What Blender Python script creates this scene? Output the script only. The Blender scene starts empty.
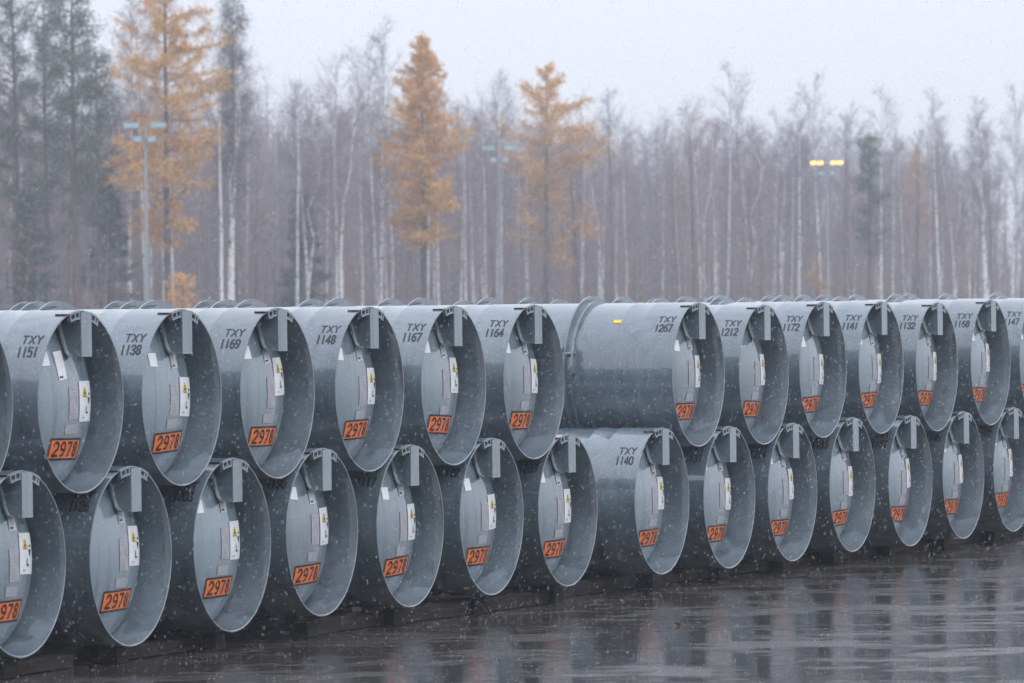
import bpy, math, random
from mathutils import Vector, Matrix
R_ = math.radians
sc = bpy.context.scene
C = sc.collection

# ------------------------------------------------------------------ camera
EYE = 2.424
cam_d = bpy.data.cameras.new('camera')
cam_d.sensor_width = 36.0
cam_d.lens = 200.0
cam_d.clip_start = 0.5
cam_d.clip_end = 6000.0
cam = bpy.data.objects.new('camera', cam_d)
C.objects.link(cam)
cam.location = (0, 0, EYE)
cam.rotation_euler = (R_(90 - 0.408), 0.0110, 0)   # the photographer held it 0.6 degrees off level
cam_d.dof.use_dof = True
cam_d.dof.focus_distance = 45.0
cam_d.dof.aperture_fstop = 6.3
sc.camera = cam

# ------------------------------------------------------------------ sky and light (overcast, falling sleet)
SUN_EL, SUN_AZ = 48.0, 140.0          # azimuth clockwise from +Y
w = bpy.data.worlds.new('World')
sc.world = w
w.use_nodes = True
nt = w.node_tree
nt.nodes.clear()
out = nt.nodes.new('ShaderNodeOutputWorld')
bg = nt.nodes.new('ShaderNodeBackground')
sky = nt.nodes.new('ShaderNodeTexSky')
sky.sky_type = 'NISHITA'
sky.sun_disc = False
sky.sun_elevation = R_(SUN_EL)
sky.sun_rotation = R_(SUN_AZ)
sky.air_density = 1.0
sky.dust_density = 3.0
tc = nt.nodes.new('ShaderNodeTexCoord')
sep = nt.nodes.new('ShaderNodeSeparateXYZ')
ramp = nt.nodes.new('ShaderNodeValToRGB')      # cloud layer: a little brighter overhead, as overcast is
ramp.color_ramp.elements[0].position = 0.0
ramp.color_ramp.elements[0].color = (0.562, 0.590, 0.660, 1)
ramp.color_ramp.elements[1].position = 0.9
ramp.color_ramp.elements[1].color = (0.84, 0.91, 1.05, 1)
noi = nt.nodes.new('ShaderNodeTexNoise')
noi.inputs['Scale'].default_value = 2.5
noi.inputs['Detail'].default_value = 4
mr = nt.nodes.new('ShaderNodeMapRange')
mr.inputs['To Min'].default_value = 9.6
mr.inputs['To Max'].default_value = 10.6
vm = nt.nodes.new('ShaderNodeVectorMath'); vm.operation = 'SCALE'
mix = nt.nodes.new('ShaderNodeMix'); mix.data_type = 'RGBA'
mix.inputs[0].default_value = 0.90             # nine tenths cloud
nt.links.new(tc.outputs['Generated'], sep.inputs[0])
nt.links.new(sep.outputs['Z'], ramp.inputs[0])
nt.links.new(tc.outputs['Generated'], noi.inputs['Vector'])
nt.links.new(noi.outputs[0], mr.inputs['Value'])
nt.links.new(ramp.outputs[0], vm.inputs[0])
nt.links.new(mr.outputs[0], vm.inputs['Scale'])
nt.links.new(sky.outputs[0], mix.inputs[6])
nt.links.new(vm.outputs[0], mix.inputs[7])
nt.links.new(mix.outputs[2], bg.inputs['Color'])
bg.inputs['Strength'].default_value = 0.12
nt.links.new(bg.outputs[0], out.inputs['Surface'])

sun_d = bpy.data.lights.new('sun', 'SUN')
sun_d.energy = 0.5
sun_d.angle = R_(25)
sun_d.color = (1.0, 0.97, 0.93)
sun = bpy.data.objects.new('sun', sun_d)
C.objects.link(sun)
sd = Vector((math.sin(R_(SUN_AZ)) * math.cos(R_(SUN_EL)), math.cos(R_(SUN_AZ)) * math.cos(R_(SUN_EL)), math.sin(R_(SUN_EL))))
sun.rotation_euler = sd.to_track_quat('Z', 'Y').to_euler()
sun.location = (0, 0, 60)

sc.view_settings.view_transform = 'Standard'
sc.view_settings.look = 'None'
sc.view_settings.exposure = 0.50
sc.view_settings.gamma = 1.0
sc.render.engine = 'CYCLES'
sc.cycles.max_bounces = 8
sc.cycles.diffuse_bounces = 4
sc.cycles.glossy_bounces = 4
sc.cycles.volume_bounces = 3
sc.cycles.transparent_max_bounces = 24
sc.cycles.use_denoising = True

# ------------------------------------------------------------------ helpers
class MB:
    """collects faces, becomes ONE mesh object"""
    def __init__(s): s.v = []; s.f = []; s.mi = []
    def quad(s, a, b, c, d, m=0):
        n = len(s.v); s.v += [a, b, c, d]; s.f.append((n, n+1, n+2, n+3)); s.mi.append(m)
    def tri(s, a, b, c, m=0):
        n = len(s.v); s.v += [a, b, c]; s.f.append((n, n+1, n+2)); s.mi.append(m)
    def box(s, x0, x1, y0, y1, z0, z1, m=0):
        n = len(s.v)
        s.v += [(x0,y0,z0),(x1,y0,z0),(x1,y1,z0),(x0,y1,z0),(x0,y0,z1),(x1,y0,z1),(x1,y1,z1),(x0,y1,z1)]
        for f in ((0,3,2,1),(4,5,6,7),(0,1,5,4),(1,2,6,5),(2,3,7,6),(3,0,4,7)):
            s.f.append(tuple(n+i for i in f)); s.mi.append(m)
    def hexa(s, p, m=0):
        n = len(s.v); s.v += [tuple(q) for q in p]
        for f in ((0,3,2,1),(4,5,6,7),(0,1,5,4),(1,2,6,5),(2,3,7,6),(3,0,4,7)):
            s.f.append(tuple(n+i for i in f)); s.mi.append(m)
    def tube(s, pts, rad, seg=6, m=0, cap=True):
        n0 = len(s.v); k = len(pts)
        pts = [Vector(p) for p in pts]
        t0 = (pts[1]-pts[0]).normalized()
        ref = Vector((0,0,1)) if abs(t0.z) < .9 else Vector((1,0,0))
        for i, p in enumerate(pts):
            t = (pts[min(i+1,k-1)]-pts[max(i-1,0)]).normalized()
            a = t.cross(ref).normalized(); b = t.cross(a)
            for j in range(seg):
                an = 2*math.pi*j/seg
                s.v.append(tuple(p + (a*math.cos(an)+b*math.sin(an))*rad[i]))
        for i in range(k-1):
            for j in range(seg):
                j2 = (j+1) % seg
                s.f.append((n0+i*seg+j, n0+i*seg+j2, n0+(i+1)*seg+j2, n0+(i+1)*seg+j)); s.mi.append(m)
        if cap:
            s.f.append(tuple(n0+j for j in range(seg))); s.mi.append(m)
            s.f.append(tuple(n0+(k-1)*seg+j for j in reversed(range(seg)))); s.mi.append(m)
    def lathe(s, prof, cz, seg=96, m=0, closed=False, a0=0, a1=2*math.pi):
        """profile (r, y) turned about the horizontal y axis at height cz"""
        full = abs(a1-a0-2*math.pi) < 1e-6
        ns = seg if full else seg+1
        n0 = len(s.v)
        for (r, y) in prof:
            for j in range(ns):
                an = a0+(a1-a0)*j/seg
                s.v.append((r*math.sin(an), y, cz+r*math.cos(an)))
        k = len(prof)
        for i in range(k if closed else k-1):
            i2 = (i+1) % k
            for j in range(seg):
                j2 = (j+1) % ns
                s.f.append((n0+i*ns+j, n0+i*ns+j2, n0+i2*ns+j2, n0+i2*ns+j)); s.mi.append(m)
        if closed and not full:
            s.f.append(tuple(n0+i*ns for i in range(k))); s.mi.append(m)
            s.f.append(tuple(n0+i*ns+ns-1 for i in reversed(range(k)))); s.mi.append(m)
    def mesh(s, name, mats, smooth=None):
        me = bpy.data.meshes.new(name)
        me.from_pydata(s.v, [], s.f)
        if not isinstance(mats, (list, tuple)): mats = [mats]
        for q in mats: me.materials.append(q)
        me.polygons.foreach_set('material_index', s.mi)
        if smooth:
            me.polygons.foreach_set('use_smooth', [True]*len(s.f))
            me.update()
            me.set_sharp_from_angle(angle=R_(smooth))
        me.update()
        return me

def link(name, me, parent=None):
    o = bpy.data.objects.new(name, me); C.objects.link(o); o.parent = parent
    return o
def tag(o, label=None, cat=None, group=None, kind=None):
    if label: o['label'] = label
    if cat: o['category'] = cat
    if group: o['group'] = group
    if kind: o['kind'] = kind
    return o

def mat(name, col, rough=0.5, **k):
    m = bpy.data.materials.new(name); m.use_nodes = True
    b = m.node_tree.nodes['Principled BSDF']
    b.inputs['Base Color'].default_value = (*col, 1)
    b.inputs['Roughness'].default_value = rough
    for kk, v in k.items():
        b.inputs[kk.replace('_', ' ')].default_value = v
    return m
def N(m, t, **inp):
    n = m.node_tree.nodes.new(t)
    for k, v in inp.items():
        n.inputs[k.replace('_', ' ')].default_value = v
    return n
def L(m, a, b): m.node_tree.links.new(a, b)
def noise_col(m, scale, c0, c1, lo=.35, hi=.65, detail=5, stretch=(1,1,1), coord='Object', sock='Base Color', rnd=False):
    b = m.node_tree.nodes['Principled BSDF']
    t = N(m, 'ShaderNodeTexCoord'); mp = N(m, 'ShaderNodeMapping'); mp.inputs['Scale'].default_value = stretch
    L(m, t.outputs[coord], mp.inputs[0])
    if rnd:
        oi = N(m, 'ShaderNodeObjectInfo'); mu = N(m, 'ShaderNodeMath'); mu.operation = 'MULTIPLY'; mu.inputs[1].default_value = 57
        L(m, oi.outputs['Random'], mu.inputs[0]); L(m, mu.outputs[0], mp.inputs['Location'])
    n = N(m, 'ShaderNodeTexNoise', Scale=scale, Detail=detail)
    L(m, mp.outputs[0], n.inputs['Vector'])
    r = N(m, 'ShaderNodeValToRGB')
    r.color_ramp.elements[0].position = lo; r.color_ramp.elements[1].position = hi
    r.color_ramp.elements[0].color = (*c0, 1); r.color_ramp.elements[1].color = (*c1, 1)
    L(m, n.outputs[0], r.inputs[0])
    if sock: L(m, r.outputs[0], b.inputs[sock])
    return n, r, mp

# ------------------------------------------------------------------ materials
def paint(name, c0, c1, rough, streaks=True):
    m = mat(name, c0, rough)
    b = m.node_tree.nodes['Principled BSDF']
    n, r, mp = noise_col(m, 2.2, c0, c1, .3, .7, 6, (1, 1, 1), rnd=True)
    # drips and water runs: noise stretched along the height
    t = N(m, 'ShaderNodeTexCoord'); mp2 = N(m, 'ShaderNodeMapping'); mp2.inputs['Scale'].default_value = (9, 5, .55)
    L(m, t.outputs['Object'], mp2.inputs[0])
    oi = N(m, 'ShaderNodeObjectInfo'); mu = N(m, 'ShaderNodeMath'); mu.operation = 'MULTIPLY'; mu.inputs[1].default_value = 91
    L(m, oi.outputs['Random'], mu.inputs[0]); L(m, mu.outputs[0], mp2.inputs['Location'])
    n2 = N(m, 'ShaderNodeTexNoise', Scale=1.6, Detail=5, Roughness=.62); L(m, mp2.outputs[0], n2.inputs['Vector'])
    r2 = N(m, 'ShaderNodeValToRGB')
    r2.color_ramp.elements[0].position = .30; r2.color_ramp.elements[0].color = (.62,.63,.66,1)
    r2.color_ramp.elements[1].position = .52; r2.color_ramp.elements[1].color = (1,1,1,1)
    L(m, n2.outputs[0], r2.inputs[0])
    mx = N(m, 'ShaderNodeMix'); mx.data_type = 'RGBA'; mx.blend_type = 'MULTIPLY'; mx.inputs[0].default_value = 1.0
    L(m, r.outputs[0], mx.inputs[6]); L(m, r2.outputs[0], mx.inputs[7])
    # fine speckle: wet snow grains and droplets sticking to the paint
    n3 = N(m, 'ShaderNodeTexNoise', Scale=55, Detail=2); L(m, t.outputs['Object'], n3.inputs['Vector'])
    r3 = N(m, 'ShaderNodeValToRGB'); r3.color_ramp.elements[0].position = .62; r3.color_ramp.elements[1].position = .76
    r3.color_ramp.elements[0].color = (0,0,0,1); r3.color_ramp.elements[1].color = (.35,.35,.35,1)
    L(m, n3.outputs[0], r3.inputs[0])
    mx2 = N(m, 'ShaderNodeMix'); mx2.data_type = 'RGBA'; mx2.inputs[7].default_value = (.62,.66,.7,1)
    L(m, r3.outputs[0], mx2.inputs[0]); L(m, mx.outputs[2], mx2.inputs[6])
    if name == 'grey_blue_paint':  # pale wet patches low in the shell, sky reflection painted into the colour
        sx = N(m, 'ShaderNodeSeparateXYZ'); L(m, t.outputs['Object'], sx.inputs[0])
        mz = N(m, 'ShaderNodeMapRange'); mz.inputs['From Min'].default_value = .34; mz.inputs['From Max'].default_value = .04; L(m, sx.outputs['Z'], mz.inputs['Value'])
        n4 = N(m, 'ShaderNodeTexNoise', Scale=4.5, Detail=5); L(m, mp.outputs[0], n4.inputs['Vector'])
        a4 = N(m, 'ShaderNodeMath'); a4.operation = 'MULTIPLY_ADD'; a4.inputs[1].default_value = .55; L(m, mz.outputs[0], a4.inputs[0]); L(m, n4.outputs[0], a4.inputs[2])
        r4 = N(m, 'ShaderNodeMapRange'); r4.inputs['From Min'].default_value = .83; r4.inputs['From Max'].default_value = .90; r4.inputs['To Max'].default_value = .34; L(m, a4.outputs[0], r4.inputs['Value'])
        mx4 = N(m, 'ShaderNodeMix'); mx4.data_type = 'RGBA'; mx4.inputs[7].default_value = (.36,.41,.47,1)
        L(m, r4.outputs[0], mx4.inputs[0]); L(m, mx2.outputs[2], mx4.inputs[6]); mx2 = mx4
    hs = N(m, 'ShaderNodeHueSaturation'); vr = N(m, 'ShaderNodeMapRange'); vr.inputs['To Min'].default_value = .86; vr.inputs['To Max'].default_value = 1.12
    L(m, oi.outputs['Random'], vr.inputs['Value']); L(m, vr.outputs[0], hs.inputs['Value'])
    n5 = N(m, 'ShaderNodeTexNoise', Scale=7, Detail=7, Roughness=.7); L(m, mp.outputs[0], n5.inputs['Vector'])
    r5 = N(m, 'ShaderNodeMapRange'); r5.inputs['From Min'].default_value = .67; r5.inputs['From Max'].default_value = .73; r5.inputs['To Max'].default_value = .6; L(m, n5.outputs[0], r5.inputs['Value'])
    mx5 = N(m, 'ShaderNodeMix'); mx5.data_type = 'RGBA'; mx5.inputs[7].default_value = (.12,.085,.07,1)
    L(m, r5.outputs[0], mx5.inputs[0]); L(m, mx2.outputs[2], mx5.inputs[6]); mx2 = mx5
    L(m, mx2.outputs[2], hs.inputs['Color']); L(m, hs.outputs[0], b.inputs['Base Color'])
    rr = N(m, 'ShaderNodeMapRange'); rr.inputs['To Min'].default_value = rough-.08; rr.inputs['To Max'].default_value = rough+.14
    L(m, n2.outputs[0], rr.inputs['Value']); L(m, rr.outputs[0], b.inputs['Roughness'])
    bp = N(m, 'ShaderNodeBump', Strength=.12, Distance=.004)
    L(m, n3.outputs[0], bp.inputs['Height']); L(m, bp.outputs[0], b.inputs['Normal'])
    b.inputs['Coat Weight'].default_value = 1.0; b.inputs['Coat Roughness'].default_value = .045; b.inputs['Coat IOR'].default_value = 1.85
    return m

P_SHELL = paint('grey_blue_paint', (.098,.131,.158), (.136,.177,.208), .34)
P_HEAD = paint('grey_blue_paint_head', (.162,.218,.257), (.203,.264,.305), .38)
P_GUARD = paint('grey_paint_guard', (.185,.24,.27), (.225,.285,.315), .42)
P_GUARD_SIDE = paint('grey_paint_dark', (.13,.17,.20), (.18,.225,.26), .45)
M_STEN = mat('stencil_black', (.022,.024,.03), .5)
M_ORANGE = mat('placard_orange', (.80,.17,.045), .4)
noise_col(M_ORANGE, 9, (.80,.17,.038), (.96,.235,.058), .3, .6)
M_BLACK = mat('print_black', (.012,.012,.014), .45)
M_WHITE = mat('label_white', (.74,.75,.77), .45)
noise_col(M_WHITE, 14, (.76,.77,.80), (.88,.89,.90), .3, .6)
M_YELLOW = mat('label_yellow', (.85,.62,.04), .45)
M_PLATE = mat('nameplate_metal', (.42,.41,.43), .42, Metallic=.25)
noise_col(M_PLATE, 40, (.36,.355,.38), (.5,.49,.51), .35, .65, 4, (1,1,.4))
M_ENGR = mat('engraving_grey', (.36,.355,.375), .5)
M_RUBBER = mat('rubber', (.010,.010,.011), .9)
M_WOOD = mat('wet_timber', (.10,.07,.055), .75, Specular_IOR_Level=.25)
noise_col(M_WOOD, 6, (.012,.010,.009), (.045,.034,.030), .3, .7, 6, (.6, 6, 6))

# ------------------------------------------------------------------ the setting
TH = math.atan(2458/5689)                 # the row runs this far right of the view direction
rv = Vector((math.sin(TH), math.cos(TH), 0)); av = Vector((-math.cos(TH), math.sin(TH), 0))
ROT = math.pi/2-TH
D = 1.22; RAD = D/2; PITCH = 1.255*D
P0 = Vector((-2.864, 37.72, 0))
def row(t, ax=0.0, z=0.0): return P0 + rv*(PITCH*t) + av*ax + Vector((0,0,z))

def asphalt():
    m = mat('wet_asphalt', (.04,.04,.042), .2)
    b = m.node_tree.nodes['Principled BSDF']
    t = N(m, 'ShaderNodeTexCoord')
    def noise(scale, detail=5, st=(1,1,1), rgh=.5):
        mp = N(m, 'ShaderNodeMapping'); mp.inputs['Scale'].default_value = st
        mp.inputs['Rotation'].default_value = (0,0,R_(-8))
        L(m, t.outputs['Object'], mp.inputs[0])
        n = N(m, 'ShaderNodeTexNoise', Scale=scale, Detail=detail, Roughness=rgh); L(m, mp.outputs[0], n.inputs['Vector'])
        return n
    big = noise(1.0, 7, (.65, .7, 1), .66)     # where the water stands
    mid = noise(1.9, 8, (.24, 1.3, 1), .70)
    add = N(m, 'ShaderNodeMath'); add.operation = 'MULTIPLY_ADD'; add.inputs[1].default_value = .75
    L(m, mid.outputs[0], add.inputs[0]); L(m, big.outputs[0], add.inputs[2])
    wet = N(m, 'ShaderNodeMapRange'); wet.inputs['From Min'].default_value = .80; wet.inputs['From Max'].default_value = .85
    L(m, add.outputs[0], wet.inputs['Value'])
    fine = noise(26, 5)
    c1 = N(m, 'ShaderNodeValToRGB')
    c1.color_ramp.elements[0].position = .3; c1.color_ramp.elements[0].color = (.020,.018,.016,1)
    c1.color_ramp.elements[1].position = .7; c1.color_ramp.elements[1].color = (.105,.088,.075,1)
    L(m, mid.outputs[0], c1.inputs[0])
    L(m, c1.outputs[0], b.inputs['Base Color'])
    rg = N(m, 'ShaderNodeMapRange'); rg.inputs['To Min'].default_value = .17; rg.inputs['To Max'].default_value = .035
    L(m, wet.outputs[0], rg.inputs['Value']); L(m, rg.outputs[0], b.inputs['Roughness'])
    # height: stones where it drains, ripples from the drops where water stands
    rip = N(m, 'ShaderNodeTexNoise', Scale=9, Detail=3)
    L(m, t.outputs['Object'], rip.inputs['Vector'])
    hs = N(m, 'ShaderNodeMath'); hs.operation = 'MULTIPLY'; hs.inputs[1].default_value = .45
    L(m, fine.outputs[0], hs.inputs[0])
    inv = N(m, 'ShaderNodeMath'); inv.operation = 'SUBTRACT'; inv.inputs[0].default_value = 1.0
    L(m, wet.outputs[0], inv.inputs[1])
    hm = N(m, 'ShaderNodeMath'); hm.operation = 'MULTIPLY'
    L(m, hs.outputs[0], hm.inputs[0]); L(m, inv.outputs[0], hm.inputs[1])
    h2 = N(m, 'ShaderNodeMath'); h2.operation = 'MULTIPLY_ADD'; h2.inputs[1].default_value = .22
    L(m, rip.outputs[0], h2.inputs[0]); L(m, hm.outputs[0], h2.inputs[2])
    und = noise(2.6, 8, (.34, 1.2, 1), .72)
    h3 = N(m, 'ShaderNodeMath'); h3.operation = 'MULTIPLY_ADD'; h3.inputs[1].default_value = 4.2
    uf = N(m, 'ShaderNodeMapRange'); uf.inputs['To Min'].default_value = 1.0; uf.inputs['To Max'].default_value = .07
    L(m, wet.outputs[0], uf.inputs['Value']); um = N(m, 'ShaderNodeMath'); um.operation = 'MULTIPLY'
    L(m, und.outputs[0], um.inputs[0]); L(m, uf.outputs[0], um.inputs[1]); L(m, um.outputs[0], h3.inputs[0]); L(m, h2.outputs[0], h3.inputs[2])
    h2 = h3
    bp = N(m, 'ShaderNodeBump', Strength=.6, Distance=.011)
    L(m, h2.outputs[0], bp.inputs['Height']); L(m, bp.outputs[0], b.inputs['Normal'])
    return m
M_ASPH = asphalt()
#
M_FLOOR = mat('forest_floor', (.09,.075,.05), .9)
noise_col(M_FLOOR, .35, (.05,.045,.028), (.15,.12,.075), .3, .7)

g = MB(); g.quad((-800,-150,-.12),(800,-150,-.12),(800,950,-.12),(-800,950,-.12))
tag(link('ground', g.mesh('ground', M_FLOOR)), kind='structure')
FE = Vector((-19.5, 293, 0))              # a point of the forest edge; it runs parallel to the row
def edge(s, d): return FE + rv*s + av*d
g = MB()
c = [edge(-330, 4), edge(420, 4)]
g.quad(tuple(c[0]), (600, -40, 0), (600, 640, 0), tuple(c[1]))
tag(link('yard_asphalt', g.mesh('yard_asphalt', M_ASPH)), kind='structure')

# ------------------------------------------------------------------ the cylinder and its parts
CZ = RAD
DJ = .27*D; DOME = .20*D; RH = .492*D; LEN = 3.10*D
def dome_y(x, z):
    q = 1-(x*x+z*z)/(RH*RH)
    return DJ - DOME*math.sqrt(max(q, 0))

def shell_mesh():
    mb = MB()
    t = .013
    prof = [(RAD-t, DJ+.02), (RAD-t, .003), (RAD-t+.003, 0), (RAD-.003, 0), (RAD, .003)]
    def weld(y, h=.0035, w_=.012): return [(RAD, y-w_), (RAD+h*.8, y-w_*.4), (RAD+h*.8, y+w_*.4), (RAD, y+w_)]
    prof += weld(.27*D) + weld(.43*D) + weld(1.55*D) + weld(2.66*D) + weld(LEN-.27*D)
    prof += [(RAD, LEN-.003), (RAD-.003, LEN), (RAD-t+.003, LEN), (RAD-t, LEN-.003), (RAD-t, LEN-DJ)]
    for k in range(1, 13):
        a = k/12*math.pi/2
        prof.append(((RAD-t)*math.cos(a)+1e-4, LEN-DJ+DOME*math.sin(a)))
    mb.lathe(prof, CZ, 128)
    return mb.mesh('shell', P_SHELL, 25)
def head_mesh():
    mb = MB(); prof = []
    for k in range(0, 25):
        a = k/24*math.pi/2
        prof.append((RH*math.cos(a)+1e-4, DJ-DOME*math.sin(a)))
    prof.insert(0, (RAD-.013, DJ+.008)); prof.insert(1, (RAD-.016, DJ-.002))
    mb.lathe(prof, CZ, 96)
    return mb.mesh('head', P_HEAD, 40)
RP = .052*D
def ring_mesh():
    mb = MB(); w_ = .034
    prof = [(RAD-.002, -w_), (RAD+RP, -w_), (RAD+RP, -w_+.012), (RAD+.016, -w_+.012),
            (RAD+.016, w_-.012), (RAD+RP*.42, w_-.012), (RAD+RP*.42, w_), (RAD-.002, w_)]
    mb.lathe([(r, -y) for r, y in prof], CZ, 96, closed=True)
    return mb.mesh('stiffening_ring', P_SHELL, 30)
def lug_mesh(side):
    mb = MB()
    def at(r, a, y): return (side*r*math.cos(a), y, CZ+r*math.sin(a))
    for y0 in (-.060, .046):
        for i in range(4):
            a0, a1 = R_(2+5*i), R_(7+5*i)
            ro0 = RAD+RP+.022 if 0 < i else RAD+RP+.010
            ro1 = RAD+RP+.022 if i < 3 else RAD+RP+.006
            p = [at(RAD+.001,a0,y0), at(ro0,a0,y0), at(ro0,a0,y0+.014), at(RAD+.001,a0,y0+.014),
                 at(RAD+.001,a1,y0), at(ro1,a1,y0), at(ro1,a1,y0+.014), at(RAD+.001,a1,y0+.014)]
            mb.hexa(p)
    mb.tube([at(RAD+RP*.7, R_(17), -.075), at(RAD+RP*.7, R_(17), .075)], [.014,.014], 10)
    return mb.mesh('lifting_lug', P_GUARD_SIDE, 30)
GU = .042*D                                # the guard sits a touch right of the crown
def guard_plate_mesh():
    mb = MB(); x0, x1 = GU-.052*D, GU+.068*D; zt, zb = CZ+.488*D, CZ+.245*D
    y0, y1 = -.012, -.002
    b = .006
    mb.box(x0, x1, y0, y1, zb, zt)
    return mb.mesh('guard_plate', P_GUARD)
def guard_side_mesh(sgn):
    mb = MB(); x = GU+(-.050*D if sgn < 0 else .058*D); zt, zb = CZ+.462*D, CZ+.249*D
    d0, d1, d2 = .130*D, .098*D, .080*D
    pts = [(-.0018, zt), (d0, zt-.02), (d1, zb+.10), (d2, zb+.028), (d2-.025, zb), (-.0018, zb)]
    n = len(mb.v)
    for xx in (x, x+.008):
        for y, z in pts: mb.v.append((xx, y, z))
    k = len(pts)
    mb.f.append(tuple(n+i for i in range(k))); mb.mi.append(0)
    mb.f.append(tuple(n+k+i for i in reversed(range(k)))); mb.mi.append(0)
    for i in range(k):
        j = (i+1) % k
        mb.f.append((n+j, n+i, n+k+i, n+k+j)); mb.mi.append(0)
    return mb.mesh('guard_side', P_GUARD_SIDE)
def guard_flange_mesh():
    mb = MB(); x = GU-.050*D-.010; zt, zb = CZ+.462*D, CZ+.249*D
    pts = [(x, .128*D, zt-.045), (x, .112*D, zb+.15), (x, .096*D, zb+.08), (x, .082*D, zb+.030), (x, .068*D, zb+.006), (x, .045*D, zb+.001)]
    mb.tube(pts, [.016,.015,.014,.013,.012,.009], 8)
    return mb.mesh('guard_flange', P_GUARD, 40)
def guard_bottom_mesh():
    mb = MB(); mb.box(GU-.043*D, GU+.057*D, -.0015, .030, CZ+.250*D, CZ+.258*D)
    return mb.mesh('guard_bottom', P_GUARD_SIDE)
def bracket_mesh(side):
    mb = MB(); a0 = math.asin(GU/RAD)
    ya, yb = -.008, .022
    for s_ in (side,):
        lo, hi = (a0-.36, a0-.112) if s_ < 0 else (a0+.145, a0+.345)
        mb.lathe([(RAD-.0165, ya), (RAD-.001, ya), (RAD-.001, -.001), (RAD-.0165, -.001)], CZ, 10, closed=True, a0=lo, a1=hi)
        mb.lathe([(RAD-.062, ya), (RAD-.047, ya), (RAD-.047, yb), (RAD-.062, yb)], CZ, 10, closed=True, a0=lo, a1=hi)
        for q in (lo, (lo+hi)/2 + s_*.008, hi-.032):
            mb.lathe([(RAD-.0475, ya+.002), (RAD-.0160, ya+.002), (RAD-.0160, yb-.004), (RAD-.0475, yb-.004)], CZ, 3, closed=True, a0=q, a1=q+.030)
    return mb.mesh('bracket', P_GUARD_SIDE, 30)
def strap_mesh():
    mb = MB(); mb.box(-.172*D, -.156*D, -.004, .065*D, CZ+.4705*D, CZ+.4790*D)
    return mb.mesh('strap', M_RUBBER)
def inner_lip_mesh():   # pipe stub and valve body in the shade behind the guard
    mb = MB()
    mb.tube([(GU-.03, DJ-.02, CZ+.36*D), (GU-.03, .04, CZ+.36*D)], [.035, .03], 12)
    mb.tube([(GU-.03, .055, CZ+.33*D), (GU-.03, .055, CZ+.43*D)], [.022, .022], 10)
    return mb.mesh('valve', P_GUARD_SIDE, 30)

SHELL, HEAD, RING = shell_mesh(), head_mesh(), ring_mesh()
LUG_A, LUG_B = lug_mesh(-1), lug_mesh(1)
G_PL, G_SA, G_SB, G_FL, G_BO = guard_plate_mesh(), guard_side_mesh(-1), guard_side_mesh(1), guard_flange_mesh(), guard_bottom_mesh()
BRK, BRK2, STRAP, VALVE = bracket_mesh(-1), bracket_mesh(1), strap_mesh(), inner_lip_mesh()

# --- flat artwork: polygons in (x, z) cut fine enough to follow a curved surface
def poly_grid(mb, x0, x1, z0, z1, f, nx=6, nz=6, m=0):
    for i in range(nx):
        for j in range(nz):
            a, b = x0+(x1-x0)*i/nx, x0+(x1-x0)*(i+1)/nx
            c_, d = z0+(z1-z0)*j/nz, z0+(z1-z0)*(j+1)/nz
            mb.quad(f(a,c_), f(b,c_), f(b,d), f(a,d), m)
def head_map(cx, cz, rot, off):
    cr, sr = math.cos(rot), math.sin(rot)
    def f(x, z):
        X = cx+x*cr-z*sr; Z = cz+x*sr+z*cr
        return (X, dome_y(X, Z)-off, CZ+Z)
    return f
def stroke(mb, f, p, q, w_, sub=2, m=0):
    p = Vector(p); q = Vector(q); d = (q-p); n = Vector((-d.y, d.x)).normalized()*w_/2
    for i in range(sub):
        a = p+d*(i/sub); b = p+d*((i+1)/sub)
        c = [a-n, b-n, b+n, a+n]
        mb.quad(*[f(v.x, v.y) for v in c], m)
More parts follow.
